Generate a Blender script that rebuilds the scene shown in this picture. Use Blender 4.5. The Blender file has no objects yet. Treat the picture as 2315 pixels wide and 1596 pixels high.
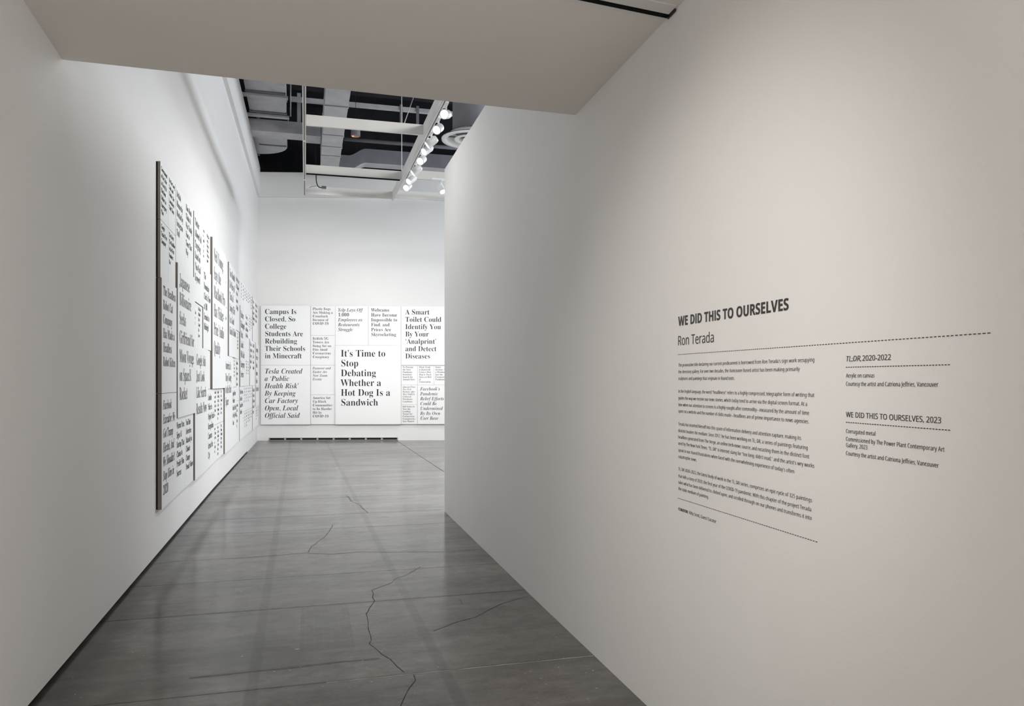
import bpy, bmesh, math, random
from mathutils import Vector, Matrix
random.seed(7)
SC = bpy.context.scene
COL = SC.collection

# ------------------------------------------------------------------ camera
EYE = 1.5
F = 1720.0                       # focal length in pixels of a 2315 px wide frame
YAW = math.atan2(467.5, F)
cam = bpy.data.cameras.new('camera')
cam.sensor_width = 36.0
cam.lens = F * 36.0 / 2315.0
cam.shift_y = 62.0 / 2315.0
cam.clip_start = 0.05
cam_o = bpy.data.objects.new('camera', cam)
COL.objects.link(cam_o)
cam_o.location = (0, 0, EYE)
cam_o.rotation_euler = (math.radians(90), 0, -YAW)
SC.camera = cam_o

# ------------------------------------------------------------------ world, exposure
w = bpy.data.worlds.new('world')
SC.world = w
w.use_nodes = True
w.node_tree.nodes['Background'].inputs[0].default_value = (0.8, 0.85, 0.9, 1)
w.node_tree.nodes['Background'].inputs[1].default_value = 0.02
SC.view_settings.view_transform = 'Standard'
SC.view_settings.look = 'None'
SC.view_settings.exposure = 0.0
SC.view_settings.gamma = 1.0
SC.view_settings.use_curve_mapping = False
SC.cycles.max_bounces = 12
SC.cycles.diffuse_bounces = 7
SC.cycles.sample_clamp_indirect = 6.0

# ------------------------------------------------------------------ lights
def look(o, target):
    d = Vector(target) - Vector(o.location)
    o.rotation_euler = d.to_track_quat('-Z', 'Y').to_euler()
def spot(loc, target, power, angle, size=0.06, blend=1.0, col=(1, 1, 1)):
    l = bpy.data.lights.new('spot_light', 'SPOT')
    l.energy = power; l.spot_size = math.radians(angle); l.spot_blend = blend
    l.shadow_soft_size = size; l.color = col
    o = bpy.data.objects.new('spot_light', l); COL.objects.link(o)
    o.location = loc; look(o, target)
    return o
def area(loc, target, power, sx, sy, col=(1, 1, 1)):
    l = bpy.data.lights.new('area_light', 'AREA')
    l.shape = 'RECTANGLE'; l.size = sx; l.size_y = sy; l.energy = power; l.color = col
    o = bpy.data.objects.new('area_light', l); COL.objects.link(o)
    o.location = loc; look(o, target)
    return o
COOL = (1.0, 0.985, 0.965)
WARM = (1.0, 0.95, 0.905)
HEADS_Y = [6.1, 7.0, 8.0, 8.87, 9.4, 9.95, 10.3, 10.8, 11.35, 11.9, 12.35]
for i, y in enumerate(HEADS_Y):
    spot((1.50, y, 4.55), (-1.2, y + (0.2 if y > 7 else -0.3), 1.2), (37 if y > 8.5 else 29 if y > 7.5 else 12), 132, 0.05, 1.0, COOL)
spot((0.0, 8.2, 4.6), (1.54, 7.5, 2.2), 72, 105, 0.06, 1.0, COOL)   # added unseen spot by the left rail, brightens the partition
# rest of the gallery: spots added to light the far wall, without modelled heads
for x, y, tx, ty in [(2.2, 12.3, 1.0, 19.4), (3.4, 12.3, 3.0, 19.0), (0.6, 12.3, -0.4, 19.7)]:
    spot((x, y, 4.5), (tx, ty, 2.3), 480, 60, 0.06, 1.0, COOL)
for x, y in ((4.2, 11.2), (4.4, 14.2), (4.6, 16.6)):  # wide downlights added as general light over the hidden right side
    spot((x, y, 4.6), (x - 0.6, y, 0), 390, 140, 0.45, 1.0, COOL)
area((4.6, 7.0, 4.7), (4.6, 7.0, 0), 230, 3.0, 3.0, COOL)  # soft lamp added out of view, stands for the hidden side's lighting
# added area light high on the right side, stands for clerestory daylight
area((7.4, 13.2, 5.7), (0, 12.6, 5.2), 440, 7.5, 1.5, (0.86, 0.93, 1.0))
# added unseen spot at the entrance end, brightens beams, ducts and roof space
spot((2.6, 4.8, 5.3), (0.3, 14.0, 7.0), 560, 72, 0.2, 1.0, COOL)
# entrance corridor: ceiling spot for the text wall, then two added fill lights
spot((-1.0, 1.2, 3.0), (1.52, 2.72, 1.42), 182, 54, 0.08, 1.0, WARM)
area((1.46, -0.7, 1.9), (-1.0, -0.55, 1.95), 80, 1.6, 1.3, WARM)      # added fill behind the camera, brightens the left wall
area((0.0, -2.6, 2.9), (0.0, 0.0, 0), 12, 1.2, 2.0, WARM)  # weak overhead fill added behind the camera

# ------------------------------------------------------------------ pixel rays (design aid: photograph pixel -> world direction)
K = F / math.hypot(F, 467.5)
def ray(u, v):
    lat = (u - 690.0) * K
    fwd = (F * F - 467.5 * (u - 1157.5)) / math.hypot(F, 467.5)
    return lat, fwd, 860.0 - v
def at_z(u, v, z):
    a, b, c = ray(u, v); s = (z - EYE) / c
    return Vector((a * s, b * s, z))
def at_x(u, v, x):
    a, b, c = ray(u, v); s = x / a
    return Vector((x, b * s, EYE + c * s))
def at_y(u, v, y):
    a, b, c = ray(u, v); s = y / b
    return Vector((a * s, y, EYE + c * s))

# ------------------------------------------------------------------ materials
def mat(name, col, rough=0.6, metal=0.0, spec=0.5, bump=0.0, bscale=40.0, var=0.0, vscale=3.0):
    m = bpy.data.materials.new(name); m.use_nodes = True
    nt = m.node_tree; b = nt.nodes['Principled BSDF']
    b.inputs['Base Color'].default_value = (*col, 1)
    b.inputs['Roughness'].default_value = rough
    b.inputs['Metallic'].default_value = metal
    b.inputs['Specular IOR Level'].default_value = spec
    geo = nt.nodes.new('ShaderNodeNewGeometry')
    if var > 0:
        n = nt.nodes.new('ShaderNodeTexNoise'); n.inputs['Scale'].default_value = vscale
        n.inputs['Detail'].default_value = 5
        nt.links.new(geo.outputs['Position'], n.inputs['Vector'])
        r = nt.nodes.new('ShaderNodeMapRange')
        r.inputs['From Min'].default_value = 0.3; r.inputs['From Max'].default_value = 0.7
        r.inputs['To Min'].default_value = 1 - var; r.inputs['To Max'].default_value = 1 + var * 0.3
        nt.links.new(n.outputs['Fac'], r.inputs['Value'])
        mx = nt.nodes.new('ShaderNodeVectorMath'); mx.operation = 'SCALE'
        mx.inputs[0].default_value = col
        nt.links.new(r.outputs['Result'], mx.inputs['Scale'])
        nt.links.new(mx.outputs['Vector'], b.inputs['Base Color'])
    if bump > 0:
        n = nt.nodes.new('ShaderNodeTexNoise'); n.inputs['Scale'].default_value = bscale
        n.inputs['Detail'].default_value = 3
        nt.links.new(geo.outputs['Position'], n.inputs['Vector'])
        bp = nt.nodes.new('ShaderNodeBump'); bp.inputs['Strength'].default_value = bump
        bp.inputs['Distance'].default_value = 0.002
        nt.links.new(n.outputs['Fac'], bp.inputs['Height'])
        nt.links.new(bp.outputs['Normal'], b.inputs['Normal'])
    return m
M = {}
M['paint'] = mat('wall_paint', (0.80, 0.795, 0.785), 0.75, spec=0.25, bump=0.25, bscale=120, var=0.02, vscale=1.2)
M['ceil'] = mat('ceiling_paint', (0.80, 0.765, 0.72), 0.85, spec=0.15, bump=0.25, bscale=100, var=0.02, vscale=1.5)
M['canvas'] = mat('canvas_paint', (0.85, 0.85, 0.85), 0.6, spec=0.3, bump=0.15, bscale=500)
M['raw'] = mat('canvas_edge', (0.25, 0.225, 0.195), 0.8, spec=0.2, bump=0.3, bscale=400)
M['ink'] = mat('black_paint', (0.012, 0.013, 0.016), 0.5, spec=0.3, var=0.1, vscale=30)
M['vinyl'] = mat('dark_vinyl', (0.045, 0.044, 0.042), 0.45, spec=0.3, var=0.05, vscale=20)
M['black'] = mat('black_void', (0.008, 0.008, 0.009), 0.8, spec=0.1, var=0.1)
M['deck'] = mat('roof_deck', (0.028, 0.028, 0.033), 0.8, spec=0.15, var=0.3, vscale=2.0)
M['duct'] = mat('duct_metal', (0.45, 0.45, 0.47), 0.6, 0.0, 0.4, bump=0.1, bscale=20, var=0.15, vscale=4)
M['duct_dark'] = mat('dark_duct', (0.17, 0.17, 0.19), 0.6, 0.0, 0.3, var=0.15, vscale=4)
M['enamel'] = mat('white_enamel', (0.74, 0.735, 0.71), 0.5, spec=0.4, var=0.03, vscale=5)
M['lamp'] = mat('lamp_housing', (0.88, 0.89, 0.90), 0.35, spec=0.5, var=0.01)
M['vent'] = mat('vent_metal', (0.45, 0.46, 0.46), 0.4, 0.5, 0.5, var=0.05)
M['copper'] = mat('copper_reflector', (0.75, 0.38, 0.24), 0.3, 0.6, 0.5, var=0.1)
M['fleck'] = mat('paint_fleck', (0.62, 0.60, 0.57), 0.6, var=0.05)
M['residue'] = mat('tape_residue', (0.108, 0.101, 0.094), 0.4, spec=0.4, var=0.3, vscale=25)
M['crack'] = mat('crack_dark', (0.062, 0.058, 0.054), 0.8, spec=0.2, var=0.4, vscale=15)
def emis(name, col, st):
    m = bpy.data.materials.new(name); m.use_nodes = True
    b = m.node_tree.nodes['Principled BSDF']
    b.inputs['Base Color'].default_value = (*col, 1)
    b.inputs['Emission Color'].default_value = (*col, 1)
    b.inputs['Emission Strength'].default_value = st
    return m
M['lens'] = emis('lamp_lens', (1.0, 0.98, 0.95), 14.0)

def concrete():
    m = bpy.data.materials.new('polished_concrete'); m.use_nodes = True
    nt = m.node_tree; L = nt.links; N = nt.nodes; b = N['Principled BSDF']
    geo = N.new('ShaderNodeNewGeometry')
    sep = N.new('ShaderNodeSeparateXYZ'); L.new(geo.outputs['Position'], sep.inputs[0])
    def math_(op, a, c=None, clamp=False):
        n = N.new('ShaderNodeMath'); n.operation = op; n.use_clamp = clamp
        for i, q in enumerate([a, c]):
            if q is None: continue
            if isinstance(q, (int, float)): n.inputs[i].default_value = q
            else: L.new(q, n.inputs[i])
        return n.outputs[0]
    def noise(scale, sx, sy, det=6, rough=0.6):
        mp = N.new('ShaderNodeMapping'); mp.inputs['Scale'].default_value = (sx, sy, 1)
        L.new(geo.outputs['Position'], mp.inputs['Vector'])
        n = N.new('ShaderNodeTexNoise'); n.inputs['Scale'].default_value = scale
        n.inputs['Detail'].default_value = det; n.inputs['Roughness'].default_value = rough
        L.new(mp.outputs[0], n.inputs['Vector']); return n.outputs['Fac']
    def band(coef, off, half, depth, soft=0.015):
        # dark strip along the corridor around X = off + coef*Y
        c = math_('MULTIPLY_ADD', sep.outputs['Y'], coef)
        c.node.inputs[2].default_value = off
        d = math_('ABSOLUTE', math_('SUBTRACT', sep.outputs['X'], c))
        r = N.new('ShaderNodeMapRange'); r.inputs['From Min'].default_value = half
        r.inputs['From Max'].default_value = half + soft
        r.inputs['To Min'].default_value = depth; r.inputs['To Max'].default_value = 1.0
        L.new(d, r.inputs['Value']); return r.outputs['Result']
    def rng(val, a0, a1, b0, b1):
        r = N.new('ShaderNodeMapRange'); r.inputs['From Min'].default_value = a0
        r.inputs['From Max'].default_value = a1; r.inputs['To Min'].default_value = b0
        r.inputs['To Max'].default_value = b1; L.new(val, r.inputs['Value']); return r.outputs['Result']
    fac = rng(noise(1.3, 0.6, 1.5), 0.36, 0.64, 0.64, 1.20)
    fac = math_('MULTIPLY', fac, rng(noise(5, 0.5, 2.2, 8, 0.7), 0.32, 0.68, 0.82, 1.10))
    fac = math_('MULTIPLY', fac, rng(noise(9, 1, 1.2, 10, 0.75), 0.34, 0.66, 0.74, 1.18))
    fac = math_('MULTIPLY', fac, rng(noise(60, 1, 1, 3), 0.3, 0.7, 0.90, 1.08))
    fac = math_('MULTIPLY', fac, rng(noise(3, 0.45, 4.0, 8, 0.72), 0.55, 0.80, 1.0, 0.74))
    fac = math_('MULTIPLY', fac, band(-0.0064, -0.226, 0.021, 0.72))
    fac = math_('MULTIPLY', fac, band(-0.0128, 0.742, 0.022, 0.74))
    # dark edges along the saw cuts
    for yj, hw, dp in ((5.23, 0.012, 0.74), (8.73, 0.010, 0.66), (7.91, 0.010, 0.72), (3.89, 0.006, 0.8), (10.0, 0.012, 0.70), (13.6, 0.014, 0.75), (7.25, 0.01, 0.9), (4.44, 0.035, 0.86)):
        d = math_('ABSOLUTE', math_('SUBTRACT', sep.outputs['Y'], yj))
        fac = math_('MULTIPLY', fac, rng(d, hw, hw + 0.02, dp, 1.0))
    # removed sticker patch
    inx = math_('LESS_THAN', math_('ABSOLUTE', math_('SUBTRACT', sep.outputs['X'], 0.122)), 0.150)
    iny = math_('LESS_THAN', math_('ABSOLUTE', math_('SUBTRACT', sep.outputs['Y'], 4.79)), 0.43)
    ins = math_('MULTIPLY', inx, iny)
    stripe = math_('LESS_THAN', math_('FRACT', math_('MULTIPLY', sep.outputs['X'], 20.0)), 0.08)
    amt = math_('MULTIPLY', ins, math_('MULTIPLY_ADD', stripe, -0.13))
    amt.node.inputs[1].links[0].from_node.inputs[2].default_value = 0.22
    fac = math_('MULTIPLY', fac, math_('SUBTRACT', 1.0, amt))
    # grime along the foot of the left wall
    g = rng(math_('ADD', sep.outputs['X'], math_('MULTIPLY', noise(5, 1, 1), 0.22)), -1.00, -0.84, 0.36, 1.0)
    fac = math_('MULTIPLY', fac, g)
    tint = N.new('ShaderNodeMix'); tint.data_type = 'RGBA'
    tint.inputs['A'].default_value = (0.180, 0.163, 0.147, 1)
    tint.inputs['B'].default_value = (0.158, 0.155, 0.146, 1)
    L.new(rng(noise(0.8, 1, 1), 0.4, 0.6, 0, 1), tint.inputs['Factor'])
    sc = N.new('ShaderNodeVectorMath'); sc.operation = 'SCALE'
    L.new(tint.outputs['Result'], sc.inputs[0]); L.new(fac, sc.inputs['Scale'])
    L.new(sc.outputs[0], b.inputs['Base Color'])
    L.new(rng(noise(3, 0.5, 2), 0.3, 0.7, 0.45, 0.62), b.inputs['Roughness'])
    b.inputs['Coat Weight'].default_value = 0.6; b.inputs['Coat IOR'].default_value = 1.5
    L.new(rng(noise(2.5, 0.5, 2), 0.3, 0.7, 0.11, 0.19), b.inputs['Coat Roughness'])
    b.inputs['Specular IOR Level'].default_value = 0.25
    bp = N.new('ShaderNodeBump'); bp.inputs['Strength'].default_value = 0.05; bp.inputs['Distance'].default_value = 0.003
    L.new(noise(9, 0.5, 2.2, 4), bp.inputs['Height']); L.new(bp.outputs['Normal'], b.inputs['Normal'])
    return m
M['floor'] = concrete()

# ------------------------------------------------------------------ object helpers
def link(name, me, m, parent=None):
    o = bpy.data.objects.new(name, me); COL.objects.link(o)
    if m is not None: me.materials.append(M[m] if isinstance(m, str) else m)
    if parent is not None: o.parent = parent
    return o
def tag(o, label=None, cat=None, group=None, kind=None):
    if label: o['label'] = label
    if cat: o['category'] = cat
    if group: o['group'] = group
    if kind: o['kind'] = kind
    return o
def empty(name, loc=(0, 0, 0), rz=0, label=None, cat=None, group=None):
    o = bpy.data.objects.new(name, None); COL.objects.link(o)
    o.location = loc; o.rotation_euler = (0, 0, rz); o.empty_display_size = 0.1
    return tag(o, label, cat, group)
class MB:
    def __init__(s): s.v = []; s.f = []
    def prism(s, poly, z0, z1):
        n = len(poly); k = len(s.v)
        s.v += [(x, y, z0) for x, y in poly] + [(x, y, z1) for x, y in poly]
        s.f += [tuple(range(k + n - 1, k - 1, -1)), tuple(range(k + n, k + 2 * n))]
        for i in range(n):
            j = (i + 1) % n
            s.f.append((k + i, k + j, k + n + j, k + n + i))
        return s
    def box(s, x0, x1, y0, y1, z0, z1):
        return s.prism([(x0, y0), (x1, y0), (x1, y1), (x0, y1)], z0, z1)
    def hexa(s, b, t):
        k = len(s.v); s.v += [tuple(p) for p in b] + [tuple(p) for p in t]
        s.f += [(k + 3, k + 2, k + 1, k), (k + 4, k + 5, k + 6, k + 7)]
        for i in range(4):
            j = (i + 1) % 4; s.f.append((k + i, k + j, k + 4 + j, k + 4 + i))
        return s
    def bar(s, p, q, r, n=8):
        p, q = Vector(p), Vector(q); d = (q - p).normalized()
        a = d.orthogonal().normalized(); b = d.cross(a); k = len(s.v)
        for c in (p, q):
            for i in range(n):
                t = 2 * math.pi * i / n
                s.v.append(tuple(c + (a * math.cos(t) + b * math.sin(t)) * r))
        s.f += [tuple(range(k + n - 1, k - 1, -1)), tuple(range(k + n, k + 2 * n))]
        for i in range(n):
            j = (i + 1) % n; s.f.append((k + i, k + j, k + n + j, k + n + i))
        return s
    def lathe(s, prof, n=32, c=(0, 0, 0)):
        k = len(s.v); m_ = len(prof)
        for i in range(n):
            t = 2 * math.pi * i / n
            for r, z in prof: s.v.append((c[0] + r * math.cos(t), c[1] + r * math.sin(t), c[2] + z))
        for i in range(n):
            j = (i + 1) % n
            for q in range(m_ - 1):
                s.f.append((k + i * m_ + q, k + j * m_ + q, k + j * m_ + q + 1, k + i * m_ + q + 1))
        return s
    def build(s, name, m, parent=None, bevel=0.0, smooth=False):
        me = bpy.data.meshes.new(name); me.from_pydata(s.v, [], s.f); me.update()
        bm = bmesh.new(); bm.from_mesh(me)
        bmesh.ops.recalc_face_normals(bm, faces=bm.faces)
        if bevel > 0:
            bmesh.ops.bevel(bm, geom=bm.edges[:], offset=bevel, segments=2, affect='EDGES', profile=0.5)
        if smooth:
            for f in bm.faces: f.smooth = True
        bm.to_mesh(me); bm.free()
        return link(name, me, m, parent)
def tube_pts(mb, pts, r, n=8):
    for a, b in zip(pts[:-1], pts[1:]): mb.bar(a, b, r, n)
    return mb

# ------------------------------------------------------------------ structure
def lx(y):                       # face of the left wall (it closes in slightly towards the far corner)
    return -1.215 if y <= 11 else -1.215 + 0.070 * (y - 11) / 8.9
def rx(y):
    return 1.520 if y <= 5 else 1.520 + 0.021 * (y - 5) / 3.6
FWL = Vector((-1.145, 19.90)); FWR0 = Vector((3.351, 18.865))
FD = (FWR0 - FWL).normalized(); FN = Vector((FD.y, -FD.x))   # FN points into the room
if FN.y > 0: FN = -FN
FANG = math.atan2(FD.y, FD.x)
FWE = FWL + FD * 9.4

# floor
fl = MB().box(-1.6, 8.2, -4.2, 20.6, -0.12, -0.005).build('floor', 'crack'); tag(fl, kind='structure')
JY = [-4.2, 1.2, 3.89, 5.23, 6.05, 7.91, 8.73, 10.0, 13.6, 17.1, 20.6]
for y0, y1 in zip(JY[:-1], JY[1:]):
    spans = [(-1.6, 8.2)] if y1 <= 8.8 else [(-1.6, 2.197), (2.203, 8.2)]
    for x0, x1 in spans:
        MB().box(x0 + 0.003, x1 - 0.003, y0 + 0.003, y1 - 0.003, -0.03, 0.0).build('slab', 'floor', fl)

# left wall: long face that stops 25 mm above the floor, upper band stands proud
wl = MB()
ys = [-4.0, 11.0, 16.9]
poly = [(lx(y), y) for y in ys] + [(-1.45, 16.9), (-1.45, -4.0)]
wl.prism(poly, 0.024, 6.06)
wl.prism([(lx(16.9) + 0.0, 16.9), (lx(19.95), 20.1), (-1.45, 20.1), (-1.45, 16.9)], 0.0, 6.06)
o = wl.build('wall_left', 'paint'); tag(o, kind='structure')
MB().prism([(-1.27, -4.0), (-1.27, 16.9), (-1.40, 16.9), (-1.40, -4.0)], 0.0, 0.024).build('reveal_shade_left', 'black')  # black strip in the gap under the wall, stands in for its shade
tag(bpy.data.objects['reveal_shade_left'], kind='structure')
ub = MB().prism([(lx(-4) + 0.064, 4.5), (lx(11) + 0.064, 11), (lx(19.9) + 0.064, 19.95), (-1.45, 20.1), (-1.45, 4.5)], 6.06, 6.80)
o = ub.build('trim_1', 'paint'); tag(o, kind='structure')
# far wall
def fpt(s, d=0.0):               # along the far wall, d metres into the room
    p = FWL + FD * s + FN * d; return (p.x, p.y)
o = MB().prism([fpt(-0.35), fpt(9.5), fpt(9.5, -0.25), fpt(-0.35, -0.25)], 0.0, 6.05).build('wall_far', 'paint'); tag(o, kind='structure')
o = MB().prism([fpt(-0.35, 0.07), fpt(9.5, 0.07), fpt(9.5, -0.25), fpt(-0.35, -0.25)], 6.05, 6.66).build('trim_2', 'paint'); tag(o, kind='structure')
# right partition (free-standing, lower than the hall)
pr = MB().prism([(rx(-4), -4.0), (rx(5), 5.0), (rx(8.62), 8.62), (rx(8.62) + 0.2, 8.62), (1.74, -4.0)], 0.0, 3.92)
o = pr.build('wall_right', 'paint'); tag(o, kind='structure')
# entrance ceiling: dips gently towards the gallery
CF = [(-1.30, 4.43, 3.168), (1.60, 4.177, 3.044)]
def cz(x, y):
    t = (x + 1.215) / 2.735
    y_e = 4.42 + (4.185 - 4.42) * t
    z_e = 3.164 + (3.047 - 3.164) * t
    sl = 0.061 + (0.024 - 0.061) * t
    return z_e + sl * (y_e - max(y, 2.4)), y_e
cm = MB(); nx = 8; rows = [0, 0.35, 0.7, 1.1, 1.5, 1.95, 3.0, 8.3]
grid = []
for j, d in enumerate(rows):
    for i in range(nx + 1):
        x = -1.30 + 2.90 * i / nx
        _, ye = cz(x, 5); y = ye - d; z, _ = cz(x, y); grid.append((x, y, z))
n0 = len(grid)
cm.v = grid + [(x, y, z + 0.25) for x, y, z in grid]
for j in range(len(rows) - 1):
    for i in range(nx):
        a = j * (nx + 1) + i; b = a + 1; c = a + nx + 2; d = a + nx + 1
        cm.f.append((a, b, c, d)); cm.f.append((n0 + d, n0 + c, n0 + b, n0 + a))
def rim(idx):
    for a, b in zip(idx[:-1], idx[1:]): cm.f.append((a, b, n0 + b, n0 + a))
rim(list(range(0, nx + 1))); rim([j * (nx + 1) for j in range(len(rows))])
rim([j * (nx + 1) + nx for j in range(len(rows))]); rim(list(range((len(rows) - 1) * (nx + 1), len(rows) * (nx + 1))))
o = cm.build('ceiling', 'ceil'); tag(o, kind='structure')
# bulkhead over the soffit edge, on the gallery side, and the wall beside the entrance
o = MB().prism([(-1.45, 4.425), (1.75, 4.145), (1.75, 3.9), (-1.45, 4.2)], 3.30, 8.5).build('wall_bulkhead', 'paint'); tag(o, kind='structure')
o = MB().prism([(1.745, 4.14), (8.2, 4.14), (8.2, 3.9), (1.745, 3.9)], 0.0, 8.5).build('wall_entrance', 'paint'); tag(o, kind='structure')
o = MB().box(8.0, 8.2, 4.1, 18.6, 0, 8.5).build('wall_side', 'paint'); tag(o, kind='structure')
o = MB().box(-1.45, 1.74, -4.2, -4.0, 0, 3.5).build('wall_back', 'paint'); tag(o, kind='structure')
# dark roof space above the hall
o = MB().box(-2.4, 8.3, 3.9, 21.6, 8.5, 8.7).build('ceiling.001', 'deck'); tag(o, kind='structure')
rs = MB().box(-2.4, -1.46, 4.2, 21.5, 6.55, 6.60).box(-2.4, -2.3, 4.2, 21.5, 6.6, 8.5)
rs.prism([fpt(-1.5, -0.55), fpt(9.5, -0.55), fpt(9.5, -0.65), fpt(-1.5, -0.65)], 6.6, 8.5)
o = rs.build('wall_roof_space', 'deck'); tag(o, kind='structure')
o = MB().prism([fpt(-1.3, -0.26), fpt(9.5, -0.26), fpt(9.5, -0.6), fpt(-1.3, -0.6)], 6.55, 6.60).build('trim_3', 'deck'); tag(o, kind='structure')
for y in (10.2, 12.8, 15.2, 17.5):
    j = empty('roof_joist', (0, y, 8.0), 0, {10.2: 'near black roof beam crossing above the lighting grid', 12.8: 'second black roof beam above the grey ducts',
              15.2: 'third black roof beam, behind the round air diffuser', 17.5: 'furthest black roof beam above the far wall'}[y], 'roof beam')
    MB().box(-2.3, 8.0, -0.015, 0.015, 0, 0.5).build('web', 'deck', j)
    MB().box(-2.3, 8.0, -0.1, 0.1, -0.03, 0.0).build('flange', 'deck', j)

# recessed slot in the entrance ceiling
sl = empty('slot_track', (0, 3.0, 0), 0, 'white recessed track with black slot across the entrance ceiling', 'light track')
def ceil_strip(y0, y1, x0, x1, drop, up, name, m):
    b = [(x0, y0, cz(x0, y0)[0] - drop), (x1, y0, cz(x1, y0)[0] - drop), (x1, y1, cz(x1, y1)[0] - drop), (x0, y1, cz(x0, y1)[0] - drop)]
    b = [(x, y - 3.0, z) for x, y, z in b]
    t = [(x, y, z + drop + up) for x, y, z in b]
    return MB().hexa(b, t).build(name, m, sl)
ceil_strip(2.905, 2.975, -1.1, 1.505, 0.006, -0.001, 'housing', 'enamel')
ceil_strip(2.980, 3.004, -1.1, 1.510, 0.008, -0.001, 'slot', 'black')
ceil_strip(3.008, 3.030, -1.1, 1.495, 0.006, -0.001, 'lip', 'enamel')
ceil_strip(2.930, 3.000, 1.511, 1.517, 0.012, -0.001, 'end_cap', 'vinyl')

# ------------------------------------------------------------------ floor marks
def fpx(u, v): return at_z(u, v, 0.0)
def ribbon(mb, pts, wd, z=0.0006, jag=0.0):
    pts = [Vector((p.x, p.y)) for p in pts]
    out = []
    for i, p in enumerate(pts[:-1]):
        q = pts[i + 1]; L_ = (q - p).length; n = max(1, int(L_ / 0.05)) if jag else 1
        for k in range(n):
            t = k / n; r = p.lerp(q, t)
            if jag and (i or k): r += Vector((random.uniform(-jag, jag), random.uniform(-jag, jag)))
            out.append(r)
    out.append(pts[-1])
    k0 = len(mb.v)
    for i, p in enumerate(out):
        d = (out[min(i + 1, len(out) - 1)] - out[max(i - 1, 0)]).normalized(); nrm = Vector((-d.y, d.x))
        h = wd * (0.5 if not jag else random.uniform(0.3, 0.7))
        mb.v += [(p.x - nrm.x * h, p.y - nrm.y * h, z), (p.x + nrm.x * h, p.y + nrm.y * h, z)]
    for i in range(len(out) - 1):
        a = k0 + 2 * i; mb.f.append((a, a + 1, a + 3, a + 2))
def c6(pts): return [fpx(400 + x / 3.578, 1150 + y / 3.578) for x, y in pts]
cracks = [
 (c6([(1260,130),(1240,180),(1190,230),(1140,270),(1090,305),(1060,355)]), 0.006),
 ([fpx(480 + x / 4.287, 960 + y / 4.287) for x, y in [(1300,690),(1350,740),(1440,790),(1505,855)]], 0.012),
 (c6([(1970,470),(1870,530),(1760,570),(1740,600),(1640,635),(1580,660),(1590,690),(1580,725),(1600,745)]), 0.005),
 (c6([(1600,745),(1570,790),(1530,850),(1545,920),(1545,980),(1570,1040),(1560,1090),(1610,1130),(1650,1180),(1720,1215),(1790,1280),(1840,1325)]), 0.005),
 (c6([(1915,1345),(1930,1390),(1890,1450),(1830,1530),(1810,1600),(1790,1700)]), 0.006),
 (c6([(-190,450),(0,425),(400,405),(760,382),(1040,358),(1150,365),(1300,365),(1480,348),(1700,352),(2147,348),(2460,330)]), 0.007),
 ([fpx(980 + x / 3.217, 1100 + y / 3.217) for x, y in [(0,1050),(150,990),(300,950),(420,890),(500,850),(680,800)]], 0.005),
 ([fpx(980 + x / 3.217, 1100 + y / 3.217) for x, y in [(185,815),(200,830),(210,855)]], 0.006)]
for pts, wd in cracks:
    mb = MB(); ribbon(mb, pts, wd * 0.8, jag=wd * 1.1); mb.build('crack', 'crack', fl)
mb = MB(); ribbon(mb, c6([(100,1370),(400,1340),(640,1312),(1000,1276),(1300,1240),(1640,1212)]), 0.022, jag=0.0015)
mb.build('tape_residue', 'residue', fl)
fk = MB()
spots = [(325,1483),(300,1475),(117,1571),(170,1570),(533,1335),(545,1337),(492,1484),(547,1484),(672,1468),(563,1371),(991,1508),(1263,1509),(1199,1518),(1223,1534),(1234,1547),(1349,1556),(1341,1516),(1328,1580),(990,1460),(290,1369),(150,1530),(165,1533),(620,1518),(655,1515),(680,1508),(820,1493),(860,1488),(880,1490),(570,1561),(840,1541),(730,1551)]
random.seed(3)
for i in range(70): spots.append((random.uniform(1050, 1380), random.uniform(1430, 1590)))
for i in range(60): spots.append((random.uniform(180, 1000), random.uniform(1380, 1590)))
for i, (u, v) in enumerate(spots):
    p = fpx(u, v)
    if p.x < -1.15 or p.x > 1.48: continue
    r = random.uniform(0.0022, 0.0045) if i < 31 else random.uniform(0.001, 0.0022)
    if (u, v) == (672, 1468): r = 0.010
    st = random.uniform(0.8, 1.8); n = 7; k = len(fk.v)
    for q in range(n):
        t = 2 * math.pi * q / n; rr = r * random.uniform(0.7, 1.1)
        fk.v.append((p.x + rr * st * math.cos(t), p.y + rr * math.sin(t), 0.0009))
    fk.f.append(tuple(range(k, k + n)))
mb = MB(); ribbon(mb, [Vector((0.10, 3.884, 0)), Vector((1.515, 3.884, 0))], 0.006, jag=0.0012); mb.build('joint_rim', 'fleck', fl)
o = fk.build('paint_flecks', 'fleck', fl); o['kind'] = 'stuff'

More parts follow.
